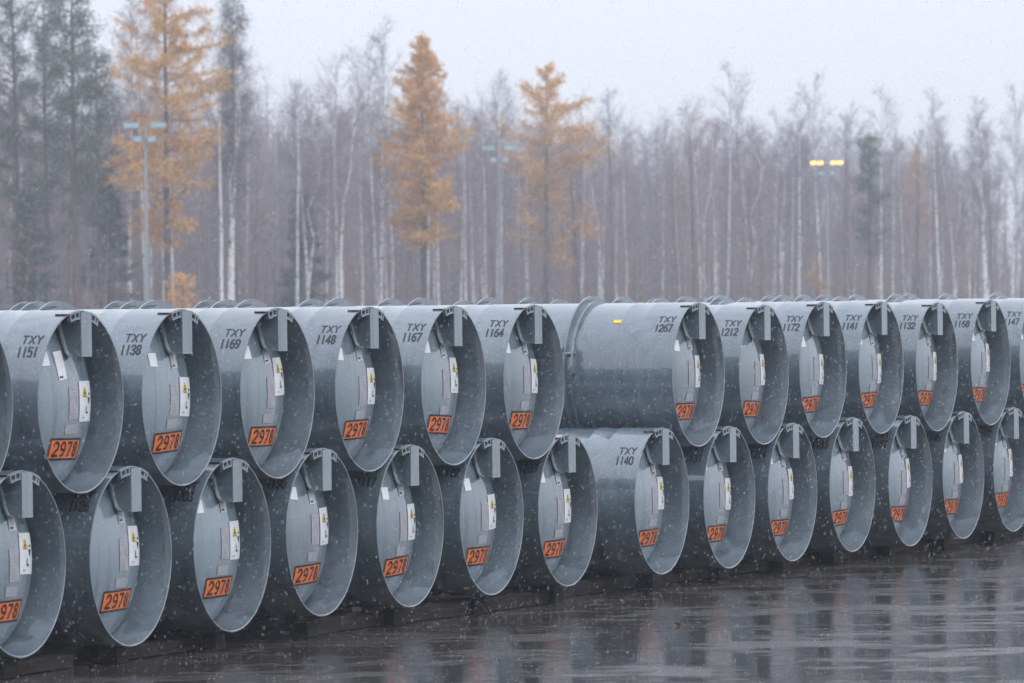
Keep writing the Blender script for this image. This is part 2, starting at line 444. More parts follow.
# glyphs as strokes on a 0..1 (width) x 0..1 (height) cell
GL = {
 '0': [[(.02,.2),(.02,.8)],[(.02,.8),(.3,1)],[(.7,1),(.98,.8)],[(.98,.8),(.98,.2)],[(.98,.2),(.7,0)],[(.3,0),(.02,.2)],[(.3,1),(.42,1)],[(.58,0),(.7,0)]],
 '1': [[(.5,0),(.5,1)]],
 '2': [[(0,.8),(.25,1)],[(.25,1),(.75,1)],[(.75,1),(1,.8)],[(1,.8),(.95,.58)],[(.95,.58),(.05,.08)],[(0,0),(1,0)]],
 '3': [[(0,.85),(.3,1)],[(.3,1),(.75,1)],[(.75,1),(1,.8)],[(1,.8),(.7,.53)],[(.4,.52),(.7,.52)],[(.7,.52),(1,.25)],[(1,.25),(.75,0)],[(.75,0),(.3,0)],[(.3,0),(0,.15)]],
 '4': [[(.75,0),(.75,1)],[(.75,1),(0,.3)],[(0,.28),(1.05,.28)]],
 '5': [[(.95,1),(.1,1)],[(.1,1),(.05,.56)],[(.05,.56),(.7,.6)],[(.7,.6),(1,.35)],[(1,.35),(.75,0)],[(.75,0),(0,.05)]],
 '6': [[(.85,1),(.35,.92)],[(.35,.92),(.02,.55)],[(.02,.55),(.02,.2)],[(.02,.2),(.3,0)],[(.3,0),(.75,0)],[(.75,0),(1,.22)],[(1,.22),(.9,.5)],[(.9,.5),(.35,.56)]],
 '7': [[(0,1),(1,1)],[(1,1),(.35,0)]],
 '8': [[(.3,1),(.7,1)],[(.7,1),(.98,.78)],[(.98,.78),(.7,.53)],[(.7,.53),(1,.25)],[(1,.25),(.7,0)],[(.7,0),(.3,0)],[(.3,0),(0,.25)],[(0,.25),(.3,.53)],[(.3,.53),(.02,.78)],[(.02,.78),(.3,1)]],
 '9': [[(.15,0),(.65,.08)],[(.65,.08),(.98,.45)],[(.98,.45),(.98,.8)],[(.98,.8),(.7,1)],[(.7,1),(.25,1)],[(.25,1),(0,.78)],[(0,.78),(.1,.5)],[(.1,.5),(.65,.44)]],
 'T': [[(0,1),(1,1)],[(.5,.9),(.5,0)]],
 'X': [[(0,0),(1,1)],[(0,1),(.42,.58)],[(.58,.42),(1,0)]],
 'Y': [[(0,1),(.5,.5)],[(1,1),(.5,.5)],[(.5,.5),(.5,0)]],
}
def text(mb, s, f, x0, z0, h, cw, pitch, w_, slant=0.0, m=0, sub=2):
    for i, ch in enumerate(s):
        for (p, q) in GL[ch]:
            def g_(pt): return (x0+i*pitch+pt[0]*cw+pt[1]*h*slant, z0+pt[1]*h)
            p2, q2 = Vector(g_(p)), Vector(g_(q))
            d = (q2-p2).normalized()*w_*.42
            stroke(mb, f, p2-d, q2+d, w_, sub, m)

def shell_map(off=.0022):
    """text x runs towards the rim, z is the distance round the barrel above the camera-side flank"""
    def f(x, s):
        a = s/RAD
        return (-(RAD+off)*math.cos(a), -x, CZ+(RAD+off)*math.sin(a))
    return f

def stencil_mesh(num, deg, y_end, jit):
    mb = MB(); f = shell_map()
    h = .058*D; a = R_(deg)*RAD
    w_ = .0128
    wn = .024*D
    text(mb, num, f, -(y_end+.122*D), a-h/2, h, wn, .0330*D, w_, -.05, sub=2)
    text(mb, 'TXY', f, -(y_end+.118*D)+.004, a+.086*D-h/2, h*.93, .030*D, .044*D, w_*.9, -.04, sub=2)
    return mb.mesh('stencil_number', M_STEN)

HZ = {'1151':0.0,'1138':.0,'1169':.095,'1148':.015,'1167':.06,'1164':.035,'1267':.02,'1212':.033,'1172':0.0,'1141':-.01,'1132':0.0,'1168':.034}
def cyl(num, t, z, ax, deg, tier_label, rnd, kind, ring_off, extra=None, axrot=0.0):
    root = bpy.data.objects.new('transport_cylinder', None); C.objects.link(root)
    root.empty_display_size = .3
    root.location = row(t, ax, z-RAD)
    root.rotation_euler = (0, 0, ROT+axrot)
    tag(root, tier_label, 'cylinder', 'grey steel transport cylinders stacked in two tiers')
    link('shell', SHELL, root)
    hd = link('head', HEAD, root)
    for k, y in enumerate((.765*D, 1.55*D, 2.31*D)):
        r = link('stiffening_ring', RING, root); r.location.y = y+ring_off
        if k != 1:
            for lg in (LUG_A, LUG_B):
                l_ = link('lifting_lug', lg, r)
    gd = link('valve_guard', G_PL, root)
    link('guard_side', G_SA, gd); link('guard_side', G_SB, gd); link('guard_flange', G_FL, gd); link('guard_bottom', G_BO, gd)
    link('bracket', BRK, root); link('bracket', BRK2, root); link('strap', STRAP, root); link('valve', VALVE, root)
    me = stencil_mesh(num, deg, .045*D+rnd.uniform(-.004,.006), rnd)
    link('stencil_number', me, root)
    J = lambda a: rnd.uniform(-a, a)
    # orange placard
    cx, cz, ro = (.005+J(.012))*D, (-.250+J(.008))*D, R_(J(2.5))
    W, H = .345*D, .120*D
    mb = MB(); poly_grid(mb, -W/2, W/2, -H/2, H/2, head_map(cx, cz, ro, .004), 10, 4)
    pl = link('placard', mb.mesh('placard', M_ORANGE), root)
    mb = MB(); f = head_map(cx, cz, ro, .0055); e = .013
    poly_grid(mb, -W/2, W/2, H/2-e, H/2, f, 10, 1); poly_grid(mb, -W/2, W/2, -H/2, -H/2+e, f, 10, 1)
    poly_grid(mb, -W/2, -W/2+e, -H/2+e, H/2-e, f, 1, 4); poly_grid(mb, W/2-e, W/2, -H/2+e, H/2-e, f, 1, 4)
    link('border', mb.mesh('border', M_BLACK), pl)
    mb = MB(); f = head_map(cx, cz, ro, .0065)
    text(mb, '2978', f, -W/2+.050, -.043, .086, .053, .088, .0165, 0, sub=3)
    link('digits', mb.mesh('digits', M_BLACK), pl)
    # white hazard label
    cx, cz, ro = (.222+J(.010))*D, (.035+J(.022))*D, R_(J(2)-1)
    if kind != 'low' and num in HZ: cz = HZ[num]*D
    W, H = .215*D, .222*D
    mb = MB(); poly_grid(mb, -W/2, W/2, -H/2, H/2, head_map(cx, cz, ro, .004), 8, 8)
    hl = link('hazard_label', mb.mesh('hazard_label', M_WHITE), root)
    f = head_map(cx, cz, ro, .0055)
    mb = MB(); tx, tz, s_ = -.12*W, .24*H, .050
    for k in range(6):      # yellow warning triangle with rounded foot
        z0, z1 = tz-s_*.72+k*s_*1.35/6, tz-s_*.72+(k+1)*s_*1.35/6
        w0, w1 = s_*(1-k/6)*.92+.012, s_*(1-(k+1)/6)*.92+.012
        mb.quad(f(tx-w0,z0), f(tx+w0,z0), f(tx+w1,z1), f(tx-w1,z1))
    link('warning_triangle', mb.mesh('warning_triangle', M_YELLOW), hl)
    f = head_map(cx, cz, ro, .007)
    mb = MB()
    for k in range(3):      # trefoil
        a = R_(90+120*k); a0, a1 = a-.5, a+.5
        q = [(tx+r_*math.cos(t_), tz-.006+r_*math.sin(t_)) for r_, t_ in ((.007,a0),(.024,a0),(.024,a1),(.007,a1))]
        mb.quad(*[f(*p) for p in q])
    mb.quad(f(tx-.004,tz-.010), f(tx+.004,tz-.010), f(tx+.004,tz-.002), f(tx-.004,tz-.002))
    mb.quad(f(tx-.030,tz-.036), f(tx+.030,tz-.036), f(tx+.030,tz-.031), f(tx-.030,tz-.031))
    link('trefoil', mb.mesh('trefoil', M_BLACK), hl)
    mb = MB(); bx, bz = .24*W, .04*H          # black half diamond, hooked mark and small print
    mb.quad(f(bx-.034,bz+.020), f(bx,bz-.034), f(bx+.034,bz+.020), f(bx,bz+.010))
    mb.quad(f(bx-.012,bz+.035), f(bx+.022,bz+.030), f(bx+.026,bz+.044), f(bx-.010,bz+.046))
    mb.quad(f(-.012,-.30*H), f(.0,-.30*H), f(.004,-.12*H), f(-.008,-.12*H))
    mb.quad(f(-.002,-.30*H), f(.032,-.30*H), f(.034,-.25*H), f(-.002,-.26*H))
    mb.quad(f(-.085,-.41*H), f(-.04,-.41*H), f(-.04,-.395*H), f(-.085,-.395*H))
    link('warning_print', mb.mesh('warning_print', M_BLACK), hl)
    # nameplates
    cx, cz = (.045+J(.008))*D, (.000+J(.015))*D
    mb = MB(); poly_grid(mb, -.055*D, .055*D, -.090*D, .090*D, head_map(cx, cz, R_(J(1)), .004), 4, 6)
    a_ = link('nameplate', mb.mesh('nameplate', M_PLATE), root)
    mb = MB(); f = head_map(cx, cz, 0, .0052)
    for k in range(9):
        zz = -.080*D+k*.019*D
        mb.quad(f(-.04*D, zz), f((.01+rnd.random()*.03)*D, zz), f((.01+rnd.random()*.03)*D, zz+.004), f(-.04*D, zz+.004))
    link('engraving', mb.mesh('engraving', M_ENGR), a_)
    mb = MB(); poly_grid(mb, -.068*D, .068*D, -.027*D, .027*D, head_map(.022*D, (-.152+J(.006))*D, R_(J(1.5)), .004), 4, 3)
    link('small_plate', mb.mesh('small_plate', M_PLATE), root)
    # white tags
    if rnd.random() < .92 or kind == 'tall':
        tx, tz, tr = (.055+J(.02))*D, (.215+J(.012))*D, R_(6+J(6))
        hh = .042*D if kind != 'tall' else .078*D
        if kind == 'tall': tx, tz = -.075*D, .200*D
        mb = MB(); poly_grid(mb, -.042*D, .042*D, -hh, hh, head_map(tx, tz, tr, .004), 4, 4)
        tg = link('paper_tag', mb.mesh('paper_tag', M_WHITE), root)
        mb = MB(); f = head_map(tx, tz, tr, .0052); mb.quad(f(-.034*D,-hh+.012), f(.005,-hh+.012), f(.005,-hh+.026), f(-.034*D,-hh+.026))
        link('fine_print', mb.mesh('fine_print', M_BLACK), tg)
    if rnd.random() < .8:
        mb = MB(); poly_grid(mb, -.036*D, .036*D, -.038*D, .038*D, head_map((-.185+J(.03))*D, (.225+J(.025))*D, R_(J(6)), .004), 4, 4)
        link('paper_tag', mb.mesh('paper_tag', M_WHITE), root)
    # number stencilled on the head, read sideways beside the guard
    mb = MB(); f = head_map(.215*D, (.235+J(.01))*D, R_(J(4)), .0035)
    text(mb, num, f, -.085, -.030, .062, .020, .034, .0075, 0, sub=1)
    link('head_number', mb.mesh('head_number', M_STEN), root)
    if extra:
        for (yy, sdeg, cw, ch) in extra:
            mb = MB(); poly_grid(mb, -cw, cw, -ch, ch, lambda x, s: shell_map(.003)(x-yy, s+R_(sdeg)*RAD), 3, 3)
            link('yellow_label', mb.mesh('yellow_label', M_YELLOW), root)
    return root

ZL, ZU = EYE-1.372*D, EYE-.523*D
rnd = random.Random(5)
upper = [('1205',-1.0),('1151',0.025),('1138',1.0),('1169',1.99),('1148',3.0),('1167',3.99),('1164',5.0),('1267',7.31),
         ('1212',8.33),('1172',9.31),('1141',10.29),('1132',11.31),('1168',12.33),('1147',13.34),('1155',14.35)]
lower = [('1183',-.53),('1126',.49),('1203',1.48),('1130',2.46),('1117',3.46),('1192',4.47),('1233',5.47),('1140',6.77),
         ('1137',7.79),('1214',8.80),('1133',9.79),('1152',10.80),('1149',11.80),('1162',12.81),('1128',13.83)]
DZ = {'1126':-.020,'1203':-.010,'1130':.017,'1192':.010,'1137':-.025,'1214':-.035,'1133':-.020,'1152':-.038,'1149':-.034,'1162':-.030,'1128':-.03,
      '1212':-.025,'1132':-.025,'1172':-.006,'1141':-.008,'1168':-.006,'1147':-.008}
DEG = {'1151':34,'1138':34,'1169':36,'1148':37,'1167':38,'1164':39,'1267':41}
for i, (n_, t_) in enumerate(upper):
    kd = 'tall' if n_ == '1151' else ''
    if i == 0: lab = 'grey steel cylinder cut off by the left edge, upper tier left of TXY 1151'
    elif i == len(upper)-1: lab = 'grey steel cylinder at the far right end of the upper tier beyond TXY 1147'
    elif n_ == '1267': lab = 'grey steel cylinder TXY 1267 in upper tier, long side exposed, yellow label on its flank'
    else: lab = f'grey steel cylinder stencilled TXY {n_}, orange 2978 placard inside, upper tier'
    ex = {'1267': [(.466*D, 48.2, .036, .020)], '1138': [(.43*D, 66, .02, .012)]}.get(n_)
    cyl(n_, t_-.01, ZU+DZ.get(n_, 0), rnd.uniform(-.012,.012), DEG.get(n_, 39)+rnd.uniform(-1,1), lab, rnd, kd, 0.0, ex, R_(rnd.uniform(-.25,.25)))
for i, (n_, t_) in enumerate(lower):
    # name the two cylinders it carries
    ups = sorted(upper, key=lambda q: abs(q[1]-t_))[:2]; ups.sort(key=lambda q: q[1])
    if n_ == '1140': lab = 'grey steel cylinder stencilled TXY 1140 in lower tier, top exposed left of its rim'
    elif n_ == '1233': lab = 'grey steel lower tier cylinder just left of TXY 1140, below right of TXY 1164'
    elif i == 0: lab = 'grey steel cylinder at the left edge of the lower tier, below left of TXY 1151'
    elif i == len(lower)-1: lab = 'grey steel lower tier cylinder at the far right end beyond the frame edge'
    else: lab = f'grey steel lower tier cylinder below the gap between TXY {ups[0][0]} and TXY {ups[1][0]}'
    cyl(n_, t_-.025, ZL+DZ.get(n_, 0), rnd.uniform(-.012,.012), 36+rnd.uniform(-2,2), lab, rnd, 'low', .115, None, R_(rnd.uniform(-.25,.25)))

# ------------------------------------------------------------------ timbers and rubber chocks the lower tier lies on
bot = ZL-RAD
def timber(t0, t1, ax, h, label, wdt=.16, lift=0):
    Ln = (t1-t0)*PITCH
    mb = MB(); n = max(2, int(Ln/.8)); rr = random.Random(int(t0*10)+7)
    mb.box(0, Ln, -wdt/2, wdt/2, 0, h)
    me = mb.mesh('timber', M_WOOD)
    o = link('timber', me); o.location = row(t0, ax, .002+lift); o.rotation_euler = (0,0,ROT)
    b = o.modifiers.new('bevel', 'BEVEL'); b.width = .006; b.segments = 1
    return tag(o, label, 'timber', 'timbers under the lower tier')
hT = bot-.030
timber(-1.2, .18, .30, hT-.02, 'wet timber at the left end on the asphalt under the first lower cylinders')
timber(.55, 1.60, .33, hT-.02, 'dark wet timber between the second and third black chocks')
timber(2.60, 3.48, .30, hT, 'brownish wet timber lying on the asphalt below TXY 1148')
timber(3.62, 5.52, .27, hT, 'long grey timber with its square sawn end showing, below TXY 1164')
timber(5.9, 7.05, .52, hT, 'grey wet timber on the asphalt just left of the chock under TXY 1140')
timber(7.18, 8.12, .48, hT-.02, 'grey wet timber on the asphalt right of TXY 1140, below TXY 1212')
timber(8.3, 10.2, .52, hT-.02, 'dark timber on the asphalt below cylinders TXY 1172 and TXY 1141')
timber(10.3, 12.2, .52, hT-.02, 'dark timber on the asphalt below cylinders TXY 1132 and TXY 1168')
timber(12.3, 14.3, .52, hT-.02, 'dark timber on the asphalt at the far right below TXY 1147')
timber(-1.2, 5.9, 2.35, hT, 'rear timber hidden behind the left group of lower cylinders', .2)
timber(6.3, 14.3, 2.35, hT-.02, 'rear timber hidden behind the right group of lower cylinders', .2)
chm = MB()
chm.hexa([(-.10,-.07,0),(.10,-.07,0),(.10,.07,0),(-.10,.07,0),(-.085,-.06,hT),(.085,-.06,hT),(.085,.06,hT),(-.085,.06,hT)])
CH = chm.mesh('rubber_chock', M_RUBBER)
ch0 = None
for i, (n_, t_) in enumerate(lower[:-1]):
    o = link('rubber_chock', CH); o.location = row(t_+(.03 if t_ < 6 else .36 if t_ < 9 else .2), .20 if t_ < 6 else .36, .003); o.rotation_euler = (0,0,ROT+rnd.uniform(-.1,.1))
    ups = [u for u in upper if u[1] > t_-1.2]
    tag(o, ('black rubber chock on the asphalt below stencilled cylinder TXY ' + min(upper, key=lambda q: abs(q[1]-t_-.45))[0]) if n_ not in ('1140','1233') else
        ('black rubber chock at the foot of lower cylinder TXY 1140' if n_ == '1140' else 'black rubber chock under the lower cylinder just left of TXY 1140'),
        'chock', 'black chocks under the lower tier')
    if i == 0: o['label'] = 'black rubber chock at the left edge of the photo under the lower tier'

# ------------------------------------------------------------------ light masts before the forest
M_POLE = mat('galvanised_pole', (.33,.36,.38), .5, Metallic=.3)
M_LAMPH = mat('lamp_housing', (.26,.36,.38), .45)
M_LENS = mat('lamp_glass', (.40,.52,.56), .25)
M_LIT = mat('lamp_lit', (1,.7,.25), .4)
_b = M_LIT.node_tree.nodes['Principled BSDF']; _b.inputs['Emission Color'].default_value = (1.0,.50,.10,1); _b.inputs['Emission Strength'].default_value = 1.5
def mast(x, y, h, lit, label, rz):
    root = bpy.data.objects.new('light_mast', None); C.objects.link(root); root.location = (x, y, 0); root.rotation_euler = (0,0,rz)
    tag(root, label, 'light mast', 'light masts along the forest edge')
    mb = MB(); mb.tube([(0,0,0),(0,0,h*.5),(0,0,h)], [.12,.09,.06], 12); link('pole', mb.mesh('pole', M_POLE, 40), root)
    mb = MB(); mb.box(-1.0,1.0,-.05,.05,h-.05,h+.04); mb.box(-.45,.45,-.06,.06,h-.75,h-.67); cb = link('crossbar', mb.mesh('crossbar', M_POLE), root)
    spots = [(-.90,h+.10,.42),(-.44,h+.10,.42),(.44,h+.10,.42),(.90,h+.10,.42),(-.40,h-.60,.36),(.40,h-.60,.36)]
    if not lit: spots = [(-.68,h+.10,.80),(.68,h+.10,.80),(-.36,h-.60,.40),(.36,h-.60,.40)]
    for k, (lx, lz, wd) in enumerate(spots):
        on = lit and k < 4
        mb = MB(); d = .26
        mb.hexa([(lx-wd*.5,-d,lz-.14),(lx+wd*.5,-d,lz-.14),(lx+wd*.4,.16,lz-.02),(lx-wd*.4,.16,lz-.02),
                 (lx-wd*.5,-d,lz+.16),(lx+wd*.5,-d,lz+.16),(lx+wd*.4,.16,lz+.14),(lx-wd*.4,.16,lz+.14)])
        lh = link('floodlight', mb.mesh('floodlight', M_LAMPH), root)
        mb = MB(); mb.box(lx-wd*.46,lx+wd*.46,-d-.012,-d-.003,lz-.11,lz+.13); link('lamp_glass', mb.mesh('lamp_glass', M_LIT if on else M_LENS), lh)
mast((147-512)/5689*288, 288, 11.4, False, 'grey light mast with unlit floodlights before the tall orange larch', 0)
mast((500-512)/5689*338, 338, 11.4, False, 'pale light mast with unlit floodlights between two orange larches', .2)
mast((828-512)/5689*384, 384, 11.4, True, 'light mast with glowing yellow floodlights on the right', 0)

# ------------------------------------------------------------------ trees
def M_bark(name, c0, c1, sc_=3, lo=.35, hi=.6, st=(1,1,1)):
    m = mat(name, c0, .85); noise_col(m, sc_, c0, c1, lo, hi, 4, st); return m
M_BIRCH = M_bark('birch_bark', (.16,.15,.155), (.82,.81,.80), 2.2, .36, .46, (1,1,2.4))
M_PINEB = M_bark('pine_bark', (.10,.075,.065), (.21,.13,.095), 2, .3, .7, (1,1,.4))
M_DARKB = M_bark('dark_bark', (.055,.048,.05), (.12,.10,.098), 2, .3, .7, (1,1,.5))
M_TWIG = mat('birch_twigs', (.205,.165,.188), .8)
M_TWIG2 = mat('pale_twigs', (.31,.245,.25), .8)
M_BROWNL = mat('withered_leaves', (.34,.20,.11), .8)
def leafmat(name, a, b_, sc_=1.6):
    m = mat(name, a, .75); noise_col(m, sc_, a, b_, .3, .7, 4); return m
M_LARCH = leafmat('larch_needles', (.70,.37,.085), (.90,.53,.17))
M_SPRUCE = leafmat('spruce_needles', (.045,.085,.058), (.085,.13,.085))
M_PINE = leafmat('pine_needles', (.050,.085,.055), (.105,.145,.095))

def rdir(r, up=0):
    v = Vector((r.gauss(0,1), r.gauss(0,1), r.gauss(0,1)+up)); return v.normalized()
def twig(mb, p, d, l, w_, m=0):
    s_ = d.cross(Vector((0,0,1)))
    s_ = s_.normalized() if s_.length > .05 else Vector((1,0,0))
    s2 = d.cross(s_)
    q = p+d*l
    a = p+s_*w_; b = p-s_*w_*.5+s2*w_*.86; c_ = p-s_*w_*.5-s2*w_*.86
    n = len(mb.v); mb.v += [tuple(a), tuple(b), tuple(c_), tuple(q)]
    for f in ((n,n+1,n+3),(n+1,n+2,n+3),(n+2,n,n+3)): mb.f.append(f); mb.mi.append(m)
def leaf(mb, p, s_, r, m=0):
    a, b = rdir(r), rdir(r)
    mb.tri(tuple(p+a*s_), tuple(p+b*s_), tuple(p-(a+b)*s_*.6), m)

def trunk_path(r, h, bend, n=9):
    x = y = 0; pts = [Vector((0,0,0))]; dx, dy = r.gauss(0, bend), r.gauss(0, bend)
    for i in range(1, n+1):
        dx += r.gauss(0, bend*.6); dy += r.gauss(0, bend*.6)
        x += dx*h/n; y += dy*h/n
        pts.append(Vector((x, y, h*i/n)))
    return pts
def on_path(pts, f):
    k = f*(len(pts)-1); i = min(int(k), len(pts)-2); return pts[i].lerp(pts[i+1], k-i)

def birch(seed, h=16, forks=1, base=.28, spread=.17, nb=52, bark=None, leafy=0):
    r = random.Random(seed); tb = MB(); cb = MB()
    stems = []
    for k in range(forks):
        pts = trunk_path(r, h*r.uniform(.86,1) if k else h, .030+.016*k)
        if k: pts = [p+Vector((.12*k*(1-i/9*.2)+i*.09*r.choice((-1,1))*.6, 0, 0)) for i, p in enumerate(pts)]
        n = len(pts)
        rb = (.075+h*.0025)*r.uniform(.8,1.1)
        tb.tube(pts, [rb*(1-(i/(n-1)))**.8+.012 for i in range(n)], 7)
        stems.append(pts)
    for pts in stems:
        for k in range(nb):
            f = base + (1-base)*(k+r.random())/nb
            p = on_path(pts, f)
            l = h*spread*1.5*(1-f)**.50*r.uniform(.5,1.15)*min(1, .35+(f-base)*2.2)+.3
            az = r.uniform(0, 2*math.pi); el = R_(r.uniform(24, 60))
            d = Vector((math.cos(az)*math.cos(el), math.sin(az)*math.cos(el), math.sin(el)))
            bp = [p]; q = p.copy(); dd = d.copy(); ns = 4
            for j in range(ns):
                dd = (dd + rdir(r)*.16 + Vector((0,0,.10 if j < 2 else -.12))).normalized()
                q = q+dd*l/ns; bp.append(q.copy())
            br = .010+.012*(1-f)
            cb.tube(bp, [br*(1-j/ns*.8) for j in range(ns+1)], 3, cap=False)
            for j in range(int(2+l*16*r.uniform(.6,1.3))):
                ff = r.uniform(.18, 1); s0 = on_path(bp, ff)
                td = (d*.5+rdir(r, .25)*.75).normalized(); tl = r.uniform(.3,.95)*(.55+l*.16)
                twig(cb, s0, td, tl, .0058)
                for z in range(3):
                    s1 = s0+td*tl*r.uniform(.25,.95)
                    t2 = (td+rdir(r,-.15)*.8).normalized()
                    twig(cb, s1, t2, tl*r.uniform(.35,.8), .0042)
                if leafy and r.random() < leafy:
                    for z in range(4): leaf(cb, s0+td*tl*r.random()+rdir(r)*.12, .05, r, 1)
    return tb.mesh('trunk', bark or M_BIRCH, 60), cb.mesh('crown', [M_TWIG if seed % 2 else M_TWIG2, M_BROWNL])

def larch(seed, h=18, width=.155, base=.10, dens=1.0):
    r = random.Random(seed); tb = MB(); cb = MB()
    pts = trunk_path(r, h, .004); n = len(pts)
    tb.tube(pts, [.20*(1-i/(n-1))**.9+.02 for i in range(n)], 8)
    nb = int(95*dens)
    for k in range(nb):
        f = base+(1-base)*((k+r.random())/nb)
        p = on_path(pts, f)
        az = r.uniform(0, 2*math.pi)
        prof = min(1, .25+(f-base)*2.0)*(1-f)**.75
        l = h*width*2.0*prof*r.uniform(.5,1.2)+.25
        if r.random() < .10 and f < .6: continue
        if f > .9: l *= .8
        el = R_(r.uniform(-12, 22)+f*25)
        d = Vector((math.cos(az)*math.cos(el), math.sin(az)*math.cos(el), math.sin(el)))
        bp = [p]; q = p.copy(); dd = d.copy()
        for j in range(5):
            dd = (dd+rdir(r)*.10+Vector((0,0,-.10 if j < 2 else .09))).normalized(); q = q+dd*l/5; bp.append(q.copy())
        tb.tube(bp, [.028*(1-f)*(1-j/5)+.008 for j in range(6)], 3, cap=False)
        bare = r.random() < (.30 if f < .35 else .06)
        for j in range(int((16+l*17)*dens)):
            ff = r.uniform(.10, 1); s0 = on_path(bp, ff)+rdir(r)*.05
            side = d.cross(Vector((0,0,1))).normalized()*r.choice((-1,1))
            td = (rdir(r, -.3)*.75+d*.35+side*.6).normalized(); tl = r.uniform(.25,1.0)*(.40+l*.22)*(1.2-ff*.55)
            twig(tb, s0, td, tl, .007)
            if bare and r.random() < .8: continue
            for z in range(int(8+tl*16)):
                leaf(cb, s0+td*tl*r.uniform(.05,1.1)+rdir(r)*.06*(1+r.random()), r.uniform(.030,.060), r)
    return tb.mesh('trunk', M_DARKB, 60), cb.mesh('crown', M_LARCH)

def spruce(seed, h=14, width=.13):
    r = random.Random(seed); tb = MB(); cb = MB()
    pts = trunk_path(r, h, .003); n = len(pts)
    tb.tube(pts, [.17*(1-i/(n-1))+.02 for i in range(n)], 7)
    for k in range(120):
        f = .06+.94*((k+r.random())/120)
        p = on_path(pts, f); az = r.uniform(0, 2*math.pi)
        l = h*width*1.7*(1-f)**.85*r.uniform(.6,1.15)+.15
        el = R_(r.uniform(-25,5)+f*30)
        d = Vector((math.cos(az)*math.cos(el), math.sin(az)*math.cos(el), math.sin(el)))
        q = p+d*l
        tb.tube([p, q], [.02,.006], 3, cap=False)
        for j in range(int(12+l*26)):
            ff = r.uniform(.1,1); s0 = p.lerp(q, ff)
            for z in range(5): leaf(cb, s0+Vector((r.gauss(0,.16),r.gauss(0,.16),r.gauss(-.12,.12)))*(1.2-ff*.6), r.uniform(.06,.11), r)
    return tb.mesh('trunk', M_DARKB, 60), cb.mesh('crown', M_SPRUCE)

def pine(seed, h=17, base=.42, width=.13, dens=1.0):
    r = random.Random(seed); tb = MB(); cb = MB()
    pts = trunk_path(r, h, .008); n = len(pts)
    tb.tube(pts, [.19*(1-i/(n-1))**.8+.025 for i in range(n)], 7)
    nb = int(46*dens)
    for k in range(nb):
        f = base+(1-base)*((k+r.random())/nb)**.9
        p = on_path(pts, f); az = r.uniform(0, 2*math.pi)
        l = h*width*(1.15-f)**.7*r.uniform(.5,1.35)*min(1,.4+(f-base)*2.2)+.3
        el = R_(r.uniform(0,38))
        d = Vector((math.cos(az)*math.cos(el), math.sin(az)*math.cos(el), math.sin(el)))
        bp = [p]; q = p.copy(); dd = d.copy()
        for j in range(4):
            dd = (dd+rdir(r)*.2+Vector((0,0,.08))).normalized(); q = q+dd*l/4; bp.append(q.copy())
        tb.tube(bp, [.035*(1-j/4)+.010 for j in range(5)], 4, cap=False)
        for j in range(int(12+l*13)):
            s0 = on_path(bp, r.uniform(.25,1))+rdir(r)*r.uniform(.05,.5)
            for z in range(12):
                dd = rdir(r,.3); twig(tb, s0, dd, .4, .006) if z < 2 else None
                leaf(cb, s0+dd*r.uniform(.05,.50), r.uniform(.035,.075), r)
    return tb.mesh('trunk', M_PINEB, 60), cb.mesh('crown', M_PINE)

def plant(kind, meshes, loc, rz, sxy, sz, label, cat, group, name):
    root = bpy.data.objects.new(name, None); C.objects.link(root)
    root.location = loc; root.rotation_euler = (0,0,rz); root.scale = (sxy,sxy,sz*1.10)
    tag(root, label, cat, group)
    link('trunk', meshes[0], root); link('crown', meshes[1], root)
    return root
def spot(px, dist): return Vector(((px-512)/5689*dist, dist, 0))

# the trees one can tell apart
B = [birch(11,16.5), birch(12,15,2), birch(13,17,1,.35,.13), birch(14,14,1,.22,.20,52,None,.22), birch(15,15.5,2,.4,.15), birch(16,13,1,.25,.18,60,None,.3), birch(17,15.5,1,.3,.15,48,M_DARKB), birch(18,14.5,1,.25,.17,50,M_DARKB,.5)]
LG = 'orange larches before the wood'
plant('larch', larch(21,20.5,.165,.24,1.1), spot(168,297), .4, 1, 1, 'tall orange larch on the left behind a light mast, top beyond the frame', 'larch', LG, 'larch')
plant('larch', larch(22,15.8,.185,.32,1.25), spot(425,322), 2.1, 1, 1, 'full orange larch standing alone left of the middle', 'larch', LG, 'larch')
plant('larch', larch(23,15.4,.29,.28,.80), spot(547,352), 1.0, 1, 1, 'thinner faded orange larch just right of the middle', 'larch', LG, 'larch')
plant('larch', larch(24,3.5,.26,.30,.40), spot(183,287), 1.0, 1, 1, 'small orange larch sapling at the foot of the tall larch', 'larch', LG, 'larch')
plant('larch', larch(26,4.4,.20,.25,.35), spot(818,396), 1.0, 1, 1, 'small orange larch sapling low behind the foot of the lit mast', 'larch', LG, 'larch')
plant('larch', larch(25,11.8,.11,.42,.40), spot(918,412), 1.0, 1, 1, 'faint small orange larch far off on the right', 'larch', LG, 'larch')
PG = 'dark pines in the wood'
PN = [pine(31,18.5,.30,.17,1.15), pine(32,17.6,.36,.16,1.0), pine(33,15,.38,.12,.9), pine(34,16.4,.45,.085,.7)]
plant('pine', PN[0], spot(18,303), .4, 1, 1.0, 'dense dark pine at the left edge of the photo', 'pine', PG, 'pine_tree')
plant('pine', PN[1], spot(78,300), 1.4, 1.15, 1.02, 'tall dark pine standing left of the tall orange larch', 'pine', PG, 'pine_tree')
plant('pine', PN[0], spot(48,312), 2.9, 1.0, .93, 'dark pine between the two tallest pines on the left', 'pine', PG, 'pine_tree')
plant('pine', PN[3], spot(236,306), 3.4, .9, 1.02, 'slender pine with a small dark crown right of the tall orange larch', 'pine', PG, 'pine_tree')
plant('pine', PN[2], spot(870,392), .9, 1.05, .80, 'solitary dark pine right of the lit mast', 'pine', PG, 'pine_tree')
